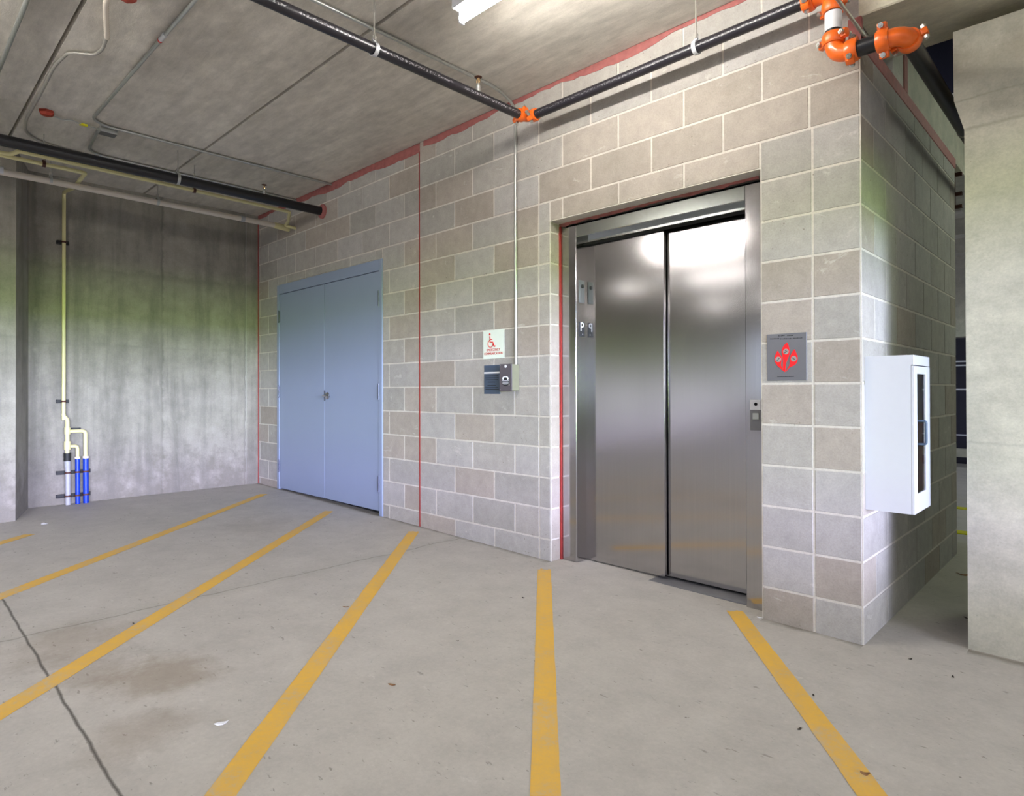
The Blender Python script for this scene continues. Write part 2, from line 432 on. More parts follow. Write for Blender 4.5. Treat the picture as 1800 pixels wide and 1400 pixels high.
# ceiling: hollow-core planks running along the block wall ---------------
bm = B()
edges = [YW - 1.183 * k for k in range(0, 12)]
for ya, yb in zip(edges[1:], edges):
    c = .011
    prof = [(ya + c, CE), (yb - c, CE), (yb - .002, CE + .06), (yb - .002, CE + .2), (ya + .002, CE + .2), (ya + .002, CE + .06)]
    A = [bm.verts.new((-8, y, z)) for y, z in prof]; Cc = [bm.verts.new((6.25, y, z)) for y, z in prof]
    bm.faces.new(A); bm.faces.new(Cc[::-1])
    for k in range(6): bm.faces.new((A[k], Cc[k], Cc[(k + 1) % 6], A[(k + 1) % 6]))
bmesh.ops.recalc_face_normals(bm, faces=bm.faces)
struct('ceiling', bm, M['ceiling'])
struct('ceiling_beam', box(B(), XS - .02, 6.1, YW, 3.655, 2.862, 3.6, .006), M['beam'])
struct('ceiling_rear', box(B(), -5, 6.2, 5.95, 12, CE + .001, 3.5), M['ceiling'])
for k, yb in enumerate((6.6, 7.8, 9.0, 10.2)):
    struct('ceiling_beam_rear', box(B(), -5, 4, yb, yb + .22, 3.0, 3.25), M['ceiling'])
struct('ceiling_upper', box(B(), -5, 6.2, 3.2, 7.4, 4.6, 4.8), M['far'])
struct('sky_blocker_back', box(B(), -5, 6.2, 7.2, 7.4, 3.4, 4.7), M['far'])  # unseen dark panels added to shut the sky out of the upper void
struct('sky_blocker_side', box(B(), 6.0, 6.2, 3.0, 7.4, 3.1, 4.8), M['far'])
struct('sky_blocker_front', box(B(), -1, 6.1, 3.0, 3.2, 3.5, 4.8), M['far'])

# walls ----------------------------------------------------------------
struct('wall_left', box(B(), XL - .3, XL, -10, YW + .3, -.2, CE), M['left'])
bm = B()
pl = [(-6.57, .845), (-7.17, 1.016), (-7.35, 1.016), (-7.35, -.6), (-6.53, -.6)]
A = [bm.verts.new((x, y, -.1)) for x, y in pl]; C2 = [bm.verts.new((x, y, CE)) for x, y in pl]
bm.faces.new(A[::-1]); bm.faces.new(C2)
for k in range(5): bm.faces.new((A[k], A[(k + 1) % 5], C2[(k + 1) % 5], C2[k]))
bmesh.ops.recalc_face_normals(bm, faces=bm.faces)
struct('wall_left_pilaster', bm, M['left'], label='poured concrete pilaster at the left edge, with a dark shaded return')

# the block wall: backing of mortar with every block face set a little proud
ZJ = lambda k: 1.197 + .2032 * k
MORT = .0046
GREY = [(170, 166, 160), (166, 162, 156), (173, 169, 164), (161, 157, 150), (168, 163, 156)]
TAN = [(165, 156, 146), (160, 151, 141), (168, 159, 149)]


def blocks(bm, layer, rects, P, nrm):
    """P(u, z, d) -> point; rects of (u0, u1, z0, z1, colour)"""
    for u0, u1, za, zb, col in rects:
        m = MORT
        if u1 - u0 < .03 or zb - za < .03: continue
        o = [(u0 + m, za + m), (u1 - m, za + m), (u1 - m, zb - m), (u0 + m, zb - m)]
        i = [(u0 + m * 1.6, za + m * 1.6), (u1 - m * 1.6, za + m * 1.6), (u1 - m * 1.6, zb - m * 1.6), (u0 + m * 1.6, zb - m * 1.6)]
        ov = [bm.verts.new(P(a, b, -.001)) for a, b in o]; iv = [bm.verts.new(P(a, b, .0022)) for a, b in i]
        fs = [bm.faces.new(iv)] + [bm.faces.new((ov[k], ov[(k + 1) % 4], iv[(k + 1) % 4], iv[k])) for k in range(4)]
        for f in fs:
            f.normal_update()
            if fs[0].normal.dot(nrm) < 0: f.normal_flip()
            for lp in f.loops: lp[layer] = (*lin(col), 1)


MORTAR = (202, 196, 186)


def paint(bm, layer, col):
    for f in bm.faces:
        for lp in f.loops: lp[layer] = (*lin(col), 1)


def pick(half, rng):
    if half: return rng.choice(TAN if rng.random() < .75 else GREY)
    return rng.choice(GREY if rng.random() < .8 else TAN)


rng = random.Random(11)
# pieces of the backing wall, leaving the two openings free
DX0, DX1, DZ = -6.650, -4.637, 2.325          # double door opening
EX0, EX1, EZ = -2.703, -1.305, 2.281          # lift opening
bm = B(); layer = bm.loops.layers.float_color.new('tone')
for a, b, za, zb in ((XL - .3, DX0, -.1, CE + .1), (DX0, DX1, DZ, CE + .1), (DX1, EX0, -.1, CE + .1), (EX0, EX1, EZ, CE + .1), (EX1, XS, -.1, 2.754)):
    box(bm, a, b, YW, YW + .25, za, zb)
box(bm, XS - .20, XS, YW + .25, 5.35, -.1, 2.754)
box(bm, XS - .20, XS, 3.70, 3.92, 2.754, 4.6)
box(bm, EX1, XS - .02, YW, YW + .25, 2.754, CE + .1)
paint(bm, layer, MORTAR)
PITCHX = .4335
rects = []


def row_cuts(k):
    cuts = []
    odd = k % 2
    x = -4.109
    if odd: cuts += [-4.109, -4.318]; x = -4.318
    else: cuts += [-4.109]
    while x > XL: x -= PITCHX * .985; cuts.append(x)
    x = -4.109
    x = -3.896 if odd else -3.668
    while x < XS - .05: cuts.append(x); x += PITCHX
    return cuts


for k in range(-7, 10):
    za, zb = ZJ(k), ZJ(k + 1)
    if k == 9: zb = CE
    za = max(za, -.02)
    cuts = row_cuts(k)
    segs = [(XL, DX0), (DX0, DX1), (DX1, EX0), (EX0, EX1), (EX1, XS)]
    above_e = za >= 2.2; above_d = za >= 2.4
    spans = []
    if above_e and above_d: spans = [(XL, XS, za, zb)]
    else:
        spans.append((XL, DX0, za, zb))
        if zb > DZ: spans.append((DX0, DX1, max(za, DZ), zb))
        if zb > EZ: spans += [(DX1, XS, max(za, EZ) if za > EZ - .06 else za, zb)] if za > EZ - .06 else [(DX1, EX0, za, zb), (EX0, EX1, EZ, zb), (EX1, XS, za, zb)]
        else: spans += [(DX1, EX0, za, zb), (EX1, XS, za, zb)]
    for sx0, sx1, sa, sb in spans:
        c = sorted({sx0, sx1} | {q for q in cuts if sx0 + .03 < q < sx1 - .03} | ({-4.109} if sx0 < -4.109 < sx1 else set()))
        if abs(sx1 - EX0) < .01: c = sorted([q for q in c if not -2.9 < q < EX0 - .01] + [-2.803])
        if abs(sx0 - EX1) < .01: c = [EX1, -1.055, XS]
        for a, b in zip(c, c[1:]):
            far = a < -4.6
            col = pick(b - a < .26 and -4.6 < a < -3.8, rng)
            if a >= EX1 - .01 and sa < EZ: col = rng.choice(TAN + GREY + [(174, 164, 154)])
            if sa > EZ - .01 and a > -2.9 and sa < 2.75: col = rng.choice(TAN)
            rects.append((a, b, sa, sb, col))
blocks(bm, layer, rects, lambda u, z, d: (u, YW - d, z), Vector((0, -1, 0)))
# jamb returns of the lift opening and the shaft's side wall
rects = []
for k in range(-7, 6):
    za, zb = max(ZJ(k), -.02), min(ZJ(k + 1), EZ)
    rects.append((YW, YW + .25, za, zb, rng.choice(TAN)))
blocks(bm, layer, rects, lambda u, z, d: (EX0 + d, u, z), Vector((1, 0, 0)))
rects = []
for k in range(-7, 8):
    za, zb = max(ZJ(k), -.02), min(ZJ(k + 1), 2.754)
    y = YW + (.2032 if k % 2 else .4064); c = [YW, y]
    while y + .4064 < 5.35: y += .4064; c.append(y)
    c.append(5.35)
    for a, b in zip(c, c[1:]): rects.append((a, b, za, zb, pick(b - a < .26, rng)))
blocks(bm, layer, rects, lambda u, z, d: (XS + d, u, z), Vector((1, 0, 0)))
struct('wall_front', bm, M['block'])
struct('wall_shaft_top', box(B(), XS - .2, XS - .012, 3.92, 7.5, 2.80, 3.12), M['column'])
struct('wall_shaft_back', box(B(), XS - .2, XS - .15, 5.35, 5.8, -.1, 2.8), M['column'])

# behind the openings: solid dark so that no light leaks
struct('wall_behind_openings', box(B(), XL - .3, XS - .21, YW + .26, YW + .40, -.2, CE + .1), M['dark'])

# right column with its haunch and gap to the beam
poly = [(-.503, -.1), (-.505, 2.331), (-.543, 2.474), (-.545, 2.789), (3.5, 2.789), (3.5, -.1)]
struct('wall_right', prism_xz(B(), poly, 3.43, 4.1), M['column'], label='massive poured concrete pier at the right edge, cut back where it meets the beam')

# rear of the garage beyond the lift shaft (seen in the slit)
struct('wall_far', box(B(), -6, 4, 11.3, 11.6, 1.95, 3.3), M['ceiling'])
struct('far_void_sheet', box(B(), -6, 4, 11.7, 11.8, -.3, 2.0), M['far'])  # dark sheet standing in for the unlit opening behind the cables
# the garage behind the camera: parapet, lintel, piers, open right side with an added daylight blocker
struct('wall_behind_parapet', box(B(), -9, 6.2, -10, -9.75, -.3, .95), M['column'])
struct('wall_behind_lintel', box(B(), -9, 6.2, -10, -9.6, 2.62, CE + .2), M['column'])
for px in (-3.5, 2.2):
    struct('wall_behind_pier', box(B(), px, px + .5, -9.95, -9.65, -.3, CE), M['column'])
struct('wall_side_parapet', box(B(), 6.0, 6.25, -10, 12, -.3, .85), M['column'])
struct('wall_side_lintel', box(B(), 6.0, 6.25, -10, 12, 2.20, 4.8), M['column'])
struct('daylight_blocker_side', box(B(), 6.0, 6.3, 2.9, 9.6, -.3, CE), M['column'])  # unseen, added to keep daylight off the shaft's side face
for py in (-6.0, -1.5):
    struct('wall_side_pier', box(B(), 6.0, 6.3, py, py + .5, -.3, CE), M['column'])
struct('wall_left_front', box(B(), -9, XL, -10.1, -9.9, -.3, CE), M['left'])


# red fire caulk -------------------------------------------------------
def ragged(x0, x1, z_top, h, y=YW, step=.05, seed=1):
    r = random.Random(seed); bm = B(); prev = None; x = x0; hh = h
    while x < x1 + 1e-6:
        hh = max(h * .55, min(h * 1.5, hh + r.uniform(-.012, .012)))
        q = [bm.verts.new((x, y + .001, z_top)), bm.verts.new((x, y - .006, z_top)), bm.verts.new((x, y - .005, z_top - hh)), bm.verts.new((x, y + .001, z_top - hh))]
        if prev:
            for k in range(4): bm.faces.new((prev[k], q[k], q[(k + 1) % 4], prev[(k + 1) % 4]))
        prev = q; x += step
    bmesh.ops.recalc_face_normals(bm, faces=bm.faces); return bm


struct('trim_1', ragged(XL, -4.05, CE + .002, .052, seed=3), M['caulk'])
struct('trim_2', ragged(-4.05, -.95, CE + .002, .038, seed=5), M['caulk'])
struct('trim_3', box(B(), -4.114, -4.104, YW - .004, YW, FZ(-4.1), CE - .07), M['caulkline'])
struct('trim_4', box(B(), XL, XL + .012, YW - .008, YW, FZ(XL), CE - .07), M['caulkline'])
struct('trim_5', box(B(), EX0, EX0 + .016, 3.222, 3.232, FZ(EX0), 2.262), M['caulkline'])
bm = ragged(EX0, EX1, 2.282, .022, y=3.232, seed=8); struct('trim_6', bm, M['caulk'])
bm = B(); box(bm, XS - .002, XS + .006, YW - .004, 5.36, 2.725, 2.795, .002); struct('trim_7', bm, M['caulk'])
struct('trim_8', box(B(), XS - .002, XS + .006, 3.918, 3.99, 2.795, 3.2, .002), M['caulk'])
struct('trim_9', box(B(), XS - .05, XS + .006, YW - .006, YW + .02, 2.75, 2.862, .002), M['caulk'])

# ================================================================== DOUBLE DOOR
dr = bpy.data.objects.new('door_1', None); COL.objects.link(dr); dr.location = (-5.64, YW, .1)
tag(dr, 'pair of blue-grey painted steel doors with a chrome lever, in the block wall', kind='structure')
bm = B()
box(bm, DX0 - .004, DX0 + .045, YW - .012, YW + .10, FZ(DX0), DZ, .002)
box(bm, DX1 - .045, DX1 + .004, YW - .012, YW + .10, FZ(DX1), DZ, .002)
box(bm, DX0 + .045, DX1 - .045, YW - .012, YW + .10, 2.226, DZ, .002)
mesh_obj('door_frame', bm, M['door'], dr)
ZB = .109
struct('door_foot_shade', box(B(), DX0 + .04, DX1 - .04, YW + .06, YW + .2, 0, .14), M['dark'])  # black fill painting the shade in the gap under the doors
seam = -5.633
for a, b in ((DX0 + .049, seam - .0025), (seam + .0025, DX1 - .049)):
    lf = mesh_obj('door_leaf', box(B(), a, b, YW - .006, YW + .04, ZB, 2.221, .0025), M['door'], dr)
    hx = a - .004 if b < seam else b + .004
    for z in (.35, 1.16, 1.98):
        bm = B(); tube(bm, [(hx, YW - .014, z - .063), (hx, YW - .014, z + .063)], .008, 10)
        box(bm, hx - .014, hx + .014, YW - .009, YW - .004, z - .057, z + .057)
        for q in (z - .066, z + .066): tube(bm, [(hx, YW - .014, q - .004), (hx, YW - .014, q + .004)], .006, 8)
        mesh_obj('hinge', bm, M['hinge'], lf, 40)
    if b > seam:
        lock = mesh_obj('lever_rose', lathe(B(), [(.034, 0), (.036, .006), (.030, .016), (.014, .020), (.012, .045), (.0, .046)], 24, at((seam + .062, YW - .006, 1.12), (0, -1, 0))), M['chrome'], lf, 40)
        bm = B(); tube(bm, arc_path([(seam + .062, YW - .045, 1.12), (seam + .062, YW - .058, 1.12), (seam + .12, YW - .060, 1.122), (seam + .172, YW - .052, 1.112)], .02), .0095, 12)
        mesh_obj('lever_handle', bm, M['chrome'], lf, 50)
        mesh_obj('latch_plate', box(B(), seam - .006, seam + .018, YW - .009, YW - .005, 1.07, 1.17, .001), M['hinge'], lf)

# ================================================================== LIFT ENTRANCE
el = bpy.data.objects.new('door_2', None); COL.objects.link(el); el.location = (-2.0, 3.3, .02)
tag(el, 'brushed stainless steel lift doors of two sliding panels in a steel frame', kind='structure')
FY = 3.232
JL0, JL1, JR0, JR1 = -2.686, -2.565, -1.430, -1.345
HB, HT = 2.172, 2.250
bm = B(); box(bm, JL0, JL1, FY, FY + .15, FZ(JL0), HT, .003); mesh_obj('jamb', bm, M['steel'], el)
bm = B(); box(bm, JR0, JR1 + .015, FY, FY + .15, FZ(JR0) - .002, HT, .003); mesh_obj('jamb', bm, M['steel'], el)
bm = B(); box(bm, JL1, JR0, FY + .001, FY + .145, HB, HT, .003); mesh_obj('header', bm, M['steelh'], el)
SILL = .036
mesh_obj('door_panel', box(B(), JL1 - .02, -1.978, 3.338, 3.362, SILL + .008, HB + .02, .0008), M['steel'], el)
mesh_obj('door_panel', box(B(), -2.02, JR0 + .04, 3.374, 3.398, SILL + .008, HB + .02, .0008), M['steel'], el)
mesh_obj('door_track', box(B(), JL1, JR0, 3.30, 3.334, 2.142, HB + .06, .001), M['steelh'], el)
mesh_obj('door_gap_shade', box(B(), JL1, JR0, 3.305, 3.337, 2.130, 2.142), M['dark'], el)  # black strip drawing the shaded gap line above the panels
mesh_obj('sill', box(B(), JL1, JR0, FY + .02, 3.42, -.05, SILL - .006, .002), M['plate'], el)
struct('trim_11', box(B(), JL1, JR0, 3.40, 3.43, 0, 2.25), M['dark'])
struct('trim_12', box(B(), JR1 + .012, EX1 + .002, 3.236, 3.26, FZ(EX1), 2.25), M['dark'])
struct('lift_head_shade', box(B(), EX0, EX1, 3.30, 3.33, HT, EZ + .02), M['dark'])  # black fill painting the shade in the gap above the header

# fixtures on the jamb return and on the right jamb
t = thing('key_switch', 'small steel key switch plate high on the left jamb of the lift', 'key switch', (JL1, 3.285, 1.77))
mesh_obj('plate', box(B(), JL1 - .001, JL1 + .005, 3.262, 3.318, 1.745, 1.895, .002), M['plate'], t)
mesh_obj('lock_cylinder', lathe(B(), [(.013, 0), (.013, .006), (.009, .008), (.0, .008)], 18, at((JL1 + .005, 3.292, 1.855), (1, 0, 0))), M['black'], t, 40)
t = thing('floor_sign', 'small black sign with a white letter P on the lift jamb', 'sign', (JL1, 3.285, 1.53))
mesh_obj('plate', box(B(), JL1 - .001, JL1 + .003, 3.262, 3.318, 1.522, 1.618, .001), M['black'], t)
text_mesh('P', .082, (JL1 + .0036, 3.291, 1.584), (math.pi / 2, 0, math.pi / 2), M['whitetxt'], 'letter', t)
mesh_obj('braille_dot', lathe(B(), [(.0028, 0), (.0028, .001), (.0, .0015)], 10, at((JL1 + .003, 3.297, 1.538), (1, 0, 0))), M['whitetxt'], t)
t = thing('call_station', 'lift call button plate with a white notice above, on the right jamb', 'call button', (-1.374, FY, .99))
mesh_obj('plate', box(B(), -1.404, -1.345, FY - .003, FY, .955, 1.115, .001), M['plate'], t)
mesh_obj('notice', box(B(), -1.404, -1.347, FY - .006, FY - .003, 1.062, 1.115, .001), M['white'], t)
mesh_obj('notice_symbol', lathe(B(), [(.009, 0), (.009, .001), (.006, .001), (.006, 0)], 18, at((-1.372, FY - .0065, 1.092), (0, -1, 0))), M['black'], t)
bm = B(); box(bm, -1.390, -1.356, FY - .008, FY - .003, 1.012, 1.046, .002); mesh_obj('call_button', bm, M['galv'], t)

# ================================================================== SIGNS AND PHONE
t = thing('emergency_sign', 'pale green sign with a red wheelchair symbol above the dark call box', 'sign', (-3.24, YW, 1.395))
mesh_obj('panel', box(B(), -3.348, -3.131, YW - .005, YW - .001, 1.397, 1.602, .001), M['sign'], t)
bm = B(); yq = YW - .0062
cx, cz = -3.268, 1.505
tube(bm, [(cx + .026 * math.cos(a), yq, cz + .026 * math.sin(a)) for a in [math.radians(110 + 10 * i) for i in range(25)]], .0028, 6)
tube(bm, [(cx - .006, yq, cz + .054), (cx - .003, yq, cz + .012), (cx + .024, yq, cz + .010), (cx + .040, yq, cz - .022), (cx + .050, yq, cz - .018)], .0046, 6)
tube(bm, [(cx - .004, yq, cz + .032), (cx + .018, yq, cz + .030)], .0036, 6)
lathe(bm, [(.0085, 0), (.0085, .001), (0, .001)], 14, at((cx - .007, yq, cz + .068), (0, -1, 0)))
mesh_obj('wheelchair_symbol', bm, M['red'], t)
text_mesh('EMERGENCY', .026, (-3.24, yq, 1.4585), (math.pi / 2, 0, 0), M['redtxt'], 'lettering', t, sx=.95)
text_mesh('COMMUNICATION', .024, (-3.24, yq, 1.4325), (math.pi / 2, 0, 0), M['redtxt'], 'lettering', t, sx=.92)

t = thing('instruction_plaque', 'dark blue instruction plaque with a white band, left of the call box', 'plaque', (-3.25, YW, 1.14))
mesh_obj('panel', box(B(), -3.337, -3.172, YW - .006, YW - .001, 1.142, 1.350, .001), M['plaque'], t)
mesh_obj('white_band', box(B(), -3.335, -3.174, YW - .008, YW - .006, 1.289, 1.301), M['whitetxt'], t)
bm = B()
for z, a, b in ((1.272, .12, .9), (1.258, .1, .92), (1.244, .12, .9), (1.228, .25, .7), (1.204, .22, .75), (1.188, .1, .9), (1.176, .1, .92)):
    box(bm, -3.337 + .165 * a, -3.337 + .165 * b, YW - .0072, YW - .006, z - .0022, z + .0022)
mesh_obj('text_lines', bm, M['black'], t)

PHX0, PHX1, PHY = -3.105, -2.985, 3.060
t = thing('emergency_call_box', 'dark surface-mounted emergency phone box below the wheelchair sign', 'phone', (-3.05, YW, 1.16))
mesh_obj('housing', box(B(), PHX0, PHX1, PHY + .002, YW - .003, 1.166, 1.347, .003), M['phoneside'], t)
fp = mesh_obj('face_plate', box(B(), PHX0, PHX1, PHY - .002, PHY + .004, 1.163, 1.350, .002), M['phone'], t)
lp = lathe(B(), [(.0105, 0), (.0105, .004), (.007, .006), (0, .006)], 18, at((-3.045, PHY - .002, 1.333), (0, -1, 0)))
mesh_obj('camera_lens', lp, M['white'], fp, 40)
bm = B(); tube(bm, [(-3.045 + .024 * math.cos(a), PHY - .0045, 1.249 + .013 * math.sin(a)) for a in [math.radians(10 + 20 * i) for i in range(9)]], .0048, 8)
for s in (-1, 1): lathe(bm, [(.0075, 0), (.0075, .002), (0, .002)], 12, at((-3.045 + s * .023, PHY - .003, 1.248), (0, -1, 0)))
mesh_obj('symbol_backing', lathe(B(), [(.036, 0), (.036, .0008), (0, .0008)], 12, at((-3.045, PHY - .002, 1.232), (0, -1, 0))), M['black'], fp)
mesh_obj('phone_symbol', bm, M['whitetxt'], fp)
bm = B()
for z, w in ((1.235, .033), (1.226, .028), (1.218, .030), (1.211, .022)): box(bm, -3.045 - w, -3.045 + w, PHY - .0038, PHY - .0026, z - .0016, z + .0016)
mesh_obj('text_lines', bm, M['whitetxt'], fp)
mesh_obj('push_button', lathe(B(), [(.0075, 0), (.0075, .005), (0, .006)], 14, at((-3.006, PHY - .002, 1.208), (0, -1, 0))), M['chrome'], fp, 40)
for sx in (PHX0 + .008, PHX1 - .008):
    for z in (1.172, 1.342): mesh_obj('screw', lathe(B(), [(.003, 0), (.003, .0015), (0, .002)], 8, at((sx, PHY - .002, z), (0, -1, 0))), M['bolt'], fp)

t = thing('fire_notice_plaque', 'brushed steel fire notice with three red flame shapes, right of the lift', 'sign', (-1.178, YW, 1.21))
mesh_obj('panel', box(B(), -1.273, -1.083, YW - .006, YW - .0022, 1.212, 1.443, .001), M['plate'], t)
U = lambda px, py: (-1.273 + .190 * (px - 65) / 1020, 1.443 - .231 * (py - (150 - (px - 65) * .07)) / 1185)


def flame(pts, name='flame_symbol'):
    bm = B(); P = [U(*p) for p in pts]
    # smooth the outline with Chaikin corner cutting, keep the tips
    for _ in range(2):
        Q = []
        for i in range(len(P)):
            a, b = P[i], P[(i + 1) % len(P)]
            Q += [(a[0] * .75 + b[0] * .25, a[1] * .75 + b[1] * .25), (a[0] * .25 + b[0] * .75, a[1] * .25 + b[1] * .75)]
        P = Q
    f = [bm.verts.new((x, YW - .0075, z)) for x, z in P]; bk = [bm.verts.new((x, YW - .006, z)) for x, z in P]
    bm.faces.new(f); n = len(P)
    for k in range(n): bm.faces.new((f[k], bk[k], bk[(k + 1) % n], f[(k + 1) % n]))
    bmesh.ops.recalc_face_normals(bm, faces=bm.faces)
    bmesh.ops.triangulate(bm, faces=bm.faces)
    return mesh_obj(name, bm, M['flame'], t)


fls = [flame([(600, 335), (640, 450), (660, 560), (645, 670), (600, 780), (560, 870), (550, 960), (545, 1060), (535, 1100), (480, 1010), (485, 900), (490, 780), (460, 660), (450, 560), (490, 450), (560, 370)]),
       flame([(350, 545), (375, 600), (430, 670), (455, 740), (440, 850), (430, 940), (500, 1030), (535, 1095), (430, 1010), (330, 930), (270, 830), (265, 730), (300, 640)]),
       flame([(780, 490), (810, 570), (850, 650), (865, 750), (830, 860), (760, 920), (660, 960), (590, 1040), (550, 1100), (580, 1020), (650, 930), (660, 830), (660, 720), (700, 620)])]
for fo, c, nm in ((fls[0], (565, 572), 'running_symbol'), (fls[1], (365, 775), 'stairs_symbol'), (fls[2], (762, 745), 'lift_symbol')):
    x, z = U(*c)
    d = mesh_obj('round_window', lathe(B(), [(.0135, 0), (.0135, .0008), (0, .0008)], 20, at((x, YW - .0075, z), (0, -1, 0))), M['galv'], fo)
    bm = B(); y_ = YW - .0087
    if nm == 'running_symbol':
        tube(bm, [(x - .007, y_, z - .008), (x - .002, y_, z - .004), (x + .002, y_, z + .001), (x - .003, y_, z + .006)], .0014, 6)
        tube(bm, [(x + .002, y_, z + .001), (x + .007, y_, z - .001)], .0014, 6); tube(bm, [(x, y_, z + .008), (x + .002, y_, z + .008)], .0018, 6)
    elif nm == 'stairs_symbol':
        tube(bm, [(x - .008, y_, z - .006), (x - .003, y_, z - .006), (x - .003, y_, z - .001), (x + .002, y_, z - .001), (x + .002, y_, z + .004), (x + .007, y_, z + .004)], .0014, 6)
    else:
        tube(bm, [(x - .008, y_, z + .006), (x + .008, y_, z - .006)], .0014, 6); tube(bm, [(x, y_, z + .004), (x + .006, y_, z + .004)], .0012, 6)
    mesh_obj(nm, bm, M['black'], fo)
bm = B()
for a, b, py in ((365, 540, 185), (600, 755, 178), (155, 395, 262), (420, 560, 258), (570, 730, 252), (760, 985, 238), (340, 770, 1215)):
    xa, z = U(a, py); xb, _ = U(b, py)
    n = max(3, int((b - a) / 32))
    for i in range(n):
        u0_, u1_ = xa + (xb - xa) * i / n, xa + (xb - xa) * (i + .72) / n
        h = .0022 if i % 3 else .0030
        box(bm, u0_, u1_, YW - .0068, YW - .006, z - .0018, z - .0018 + h * 1.4)
mesh_obj('text_lines', bm, M['black'], t)

# ================================================================== EXTINGUISHER CABINET
CX0, CX1, CYa, CYb, CZa, CZb = XS + .003, -.662, 3.166, 3.474, .622, 1.318
t = thing('extinguisher_cabinet', 'white steel fire extinguisher cabinet with a narrow glazed door on the shaft corner', 'cabinet', (-.75, 3.32, CZa))
bm = B()
w = .006
box(bm, CX0, CX1, CYa, CYa + w, CZa, CZb); box(bm, CX0, CX1, CYb - w, CYb, CZa, CZb)
box(bm, CX0, CX1, CYa + w, CYb - w, CZa, CZa + w); box(bm, CX0, CX1, CYa + w, CYb - w, CZb - w, CZb)
box(bm, CX0, CX0 + w, CYa + w, CYb - w, CZa + w, CZb - w)
mesh_obj('body', bm, M['white'], t)
mesh_obj('top_rail', box(B(), CX1 - .001, CX1 + .011, CYa, CYb, CZb - .044, CZb, .001), M['white'], t)
bm = B(); zt = CZb - .048; ga, gb, gz0, gz1 = 3.222, 3.392, .708, 1.236
xa, xb = CX1 + .001, CX1 + .012
box(bm, xa, xb, CYa, ga, CZa, zt, .0008); box(bm, xa, xb, gb, CYb, CZa, zt, .0008)
box(bm, xa, xb, ga, gb, CZa, gz0, .0008); box(bm, xa, xb, ga, gb, gz1, zt, .0008)
dd = mesh_obj('door', bm, M['white'], t)
mesh_obj('glass_pane', box(B(), xa + .003, xa + .007, ga - .003, gb + .003, gz0 - .003, gz1 + .003), M['glass'], dd)
bm = B(); tube(bm, [(xb - .001, 3.236, 1.028), (xb + .030, 3.236, 1.028), (xb + .030, 3.236, .926), (xb - .001, 3.236, .926)], .0055, 10, .01)
mesh_obj('pull_handle', bm, M['plaque'], dd, 50)
bm = lathe(B(), [(.0, 0), (.058, .0), (.062, .02), (.062, .36), (.05, .40), (.02, .42), (.018, .45), (0, .45)], 24, at((-.755, 3.33, CZa + w)))
te = thing('fire_extinguisher', 'red fire extinguisher standing inside the white glazed cabinet', 'fire extinguisher', (-.755, 3.33, CZa + w))
mesh_obj('cylinder', bm, M['extg'], te, 40)
bm = B(); box(bm, -.775, -.735, 3.315, 3.345, 1.085, 1.10, .003); box(bm, -.80, -.71, 3.325, 3.337, 1.10, 1.112, .003); box(bm, -.80, -.72, 3.325, 3.337, 1.125, 1.135, .003)
mesh_obj('valve_handle', bm, M['black'], te)
bm = B(); tube(bm, [(-.735, 3.33, 1.09), (-.690, 3.33, 1.06), (-.685, 3.33, .95), (-.688, 3.33, .80)], .008, 10, .03); mesh_obj('hose', bm, M['rubber'], te, 50)

# ================================================================== LIGHT FIXTURES
def strip(x0, y, ln, label, tm='tube'):
    t = thing('strip_light', label, 'light', (x0 + ln / 2, y, CE - .16), 'fluorescent strip lights under the ceiling')
    bm = B(); box(bm, x0, x0 + ln, y - .062, y + .062, CE - .125, CE - .035, .004)
    mesh_obj('housing', bm, M['white'], t)
    for q in (x0 + .12, x0 + ln - .12):
        mesh_obj('mounting_bracket', box(B(), q - .02, q + .02, y - .02, y + .02, CE - .036, CE + .001), M['galv'], t)
    bm = B(); tube(bm, [(x0 + .012, y, CE - .155), (x0 + ln - .012, y, CE - .155)], .019, 16)
    mesh_obj('tube', bm, M[tm], t, 50)
    for q in (x0, x0 + ln - .012):
        mesh_obj('lamp_holder', box(B(), q, q + .012, y - .016, y + .016, CE - .18, CE - .123, .002), M['white'], t)
    return t


strip(-2.375, 2.072, 1.22, 'glowing fluorescent strip light close to the block wall, above the lift')
strip(-4.4, -.5, 1.22, 'fluorescent strip light over the parking bays behind the viewpoint')
strip(1.2, -.6, 1.22, 'added fill strip light out of view, right of the viewpoint')  # extra lamp put in for fill, not in view
strip(-6.9, -3.0, 1.22, 'fluorescent strip light by the left wall, nearer row behind the viewpoint', 'tube_dim')
strip(-5.3, -3.0, 1.22, 'second fluorescent strip light from the left wall, nearer row behind the viewpoint', 'tube_dim')
strip(-6.9, -6.2, 1.22, 'fluorescent strip light by the left wall, farther row behind the viewpoint', 'tube_dim')
strip(-5.3, -6.2, 1.22, 'second fluorescent strip light from the left wall, farther row behind the viewpoint', 'tube_dim')
strip(2.6, -5.4, 1.22, 'added fill strip light out of view near the open side of the garage, right')  # another unseen lamp added to lift the general light
strip(.1, 6.25, 1.22, 'unseen fill strip light added in the rear bay behind the right pier', 'tube_fill')  # added lamp, hidden by the pier, brightens the shaft's side face

# ================================================================== PIPES
R = .0285; RF = .034


def pipe(name, pts, r, mat, label, cat='pipe', group=None, rad=0, seg=20):
    return solo(name, tube(B(), pts, r, seg, rad), mat, label, cat, group, 40)


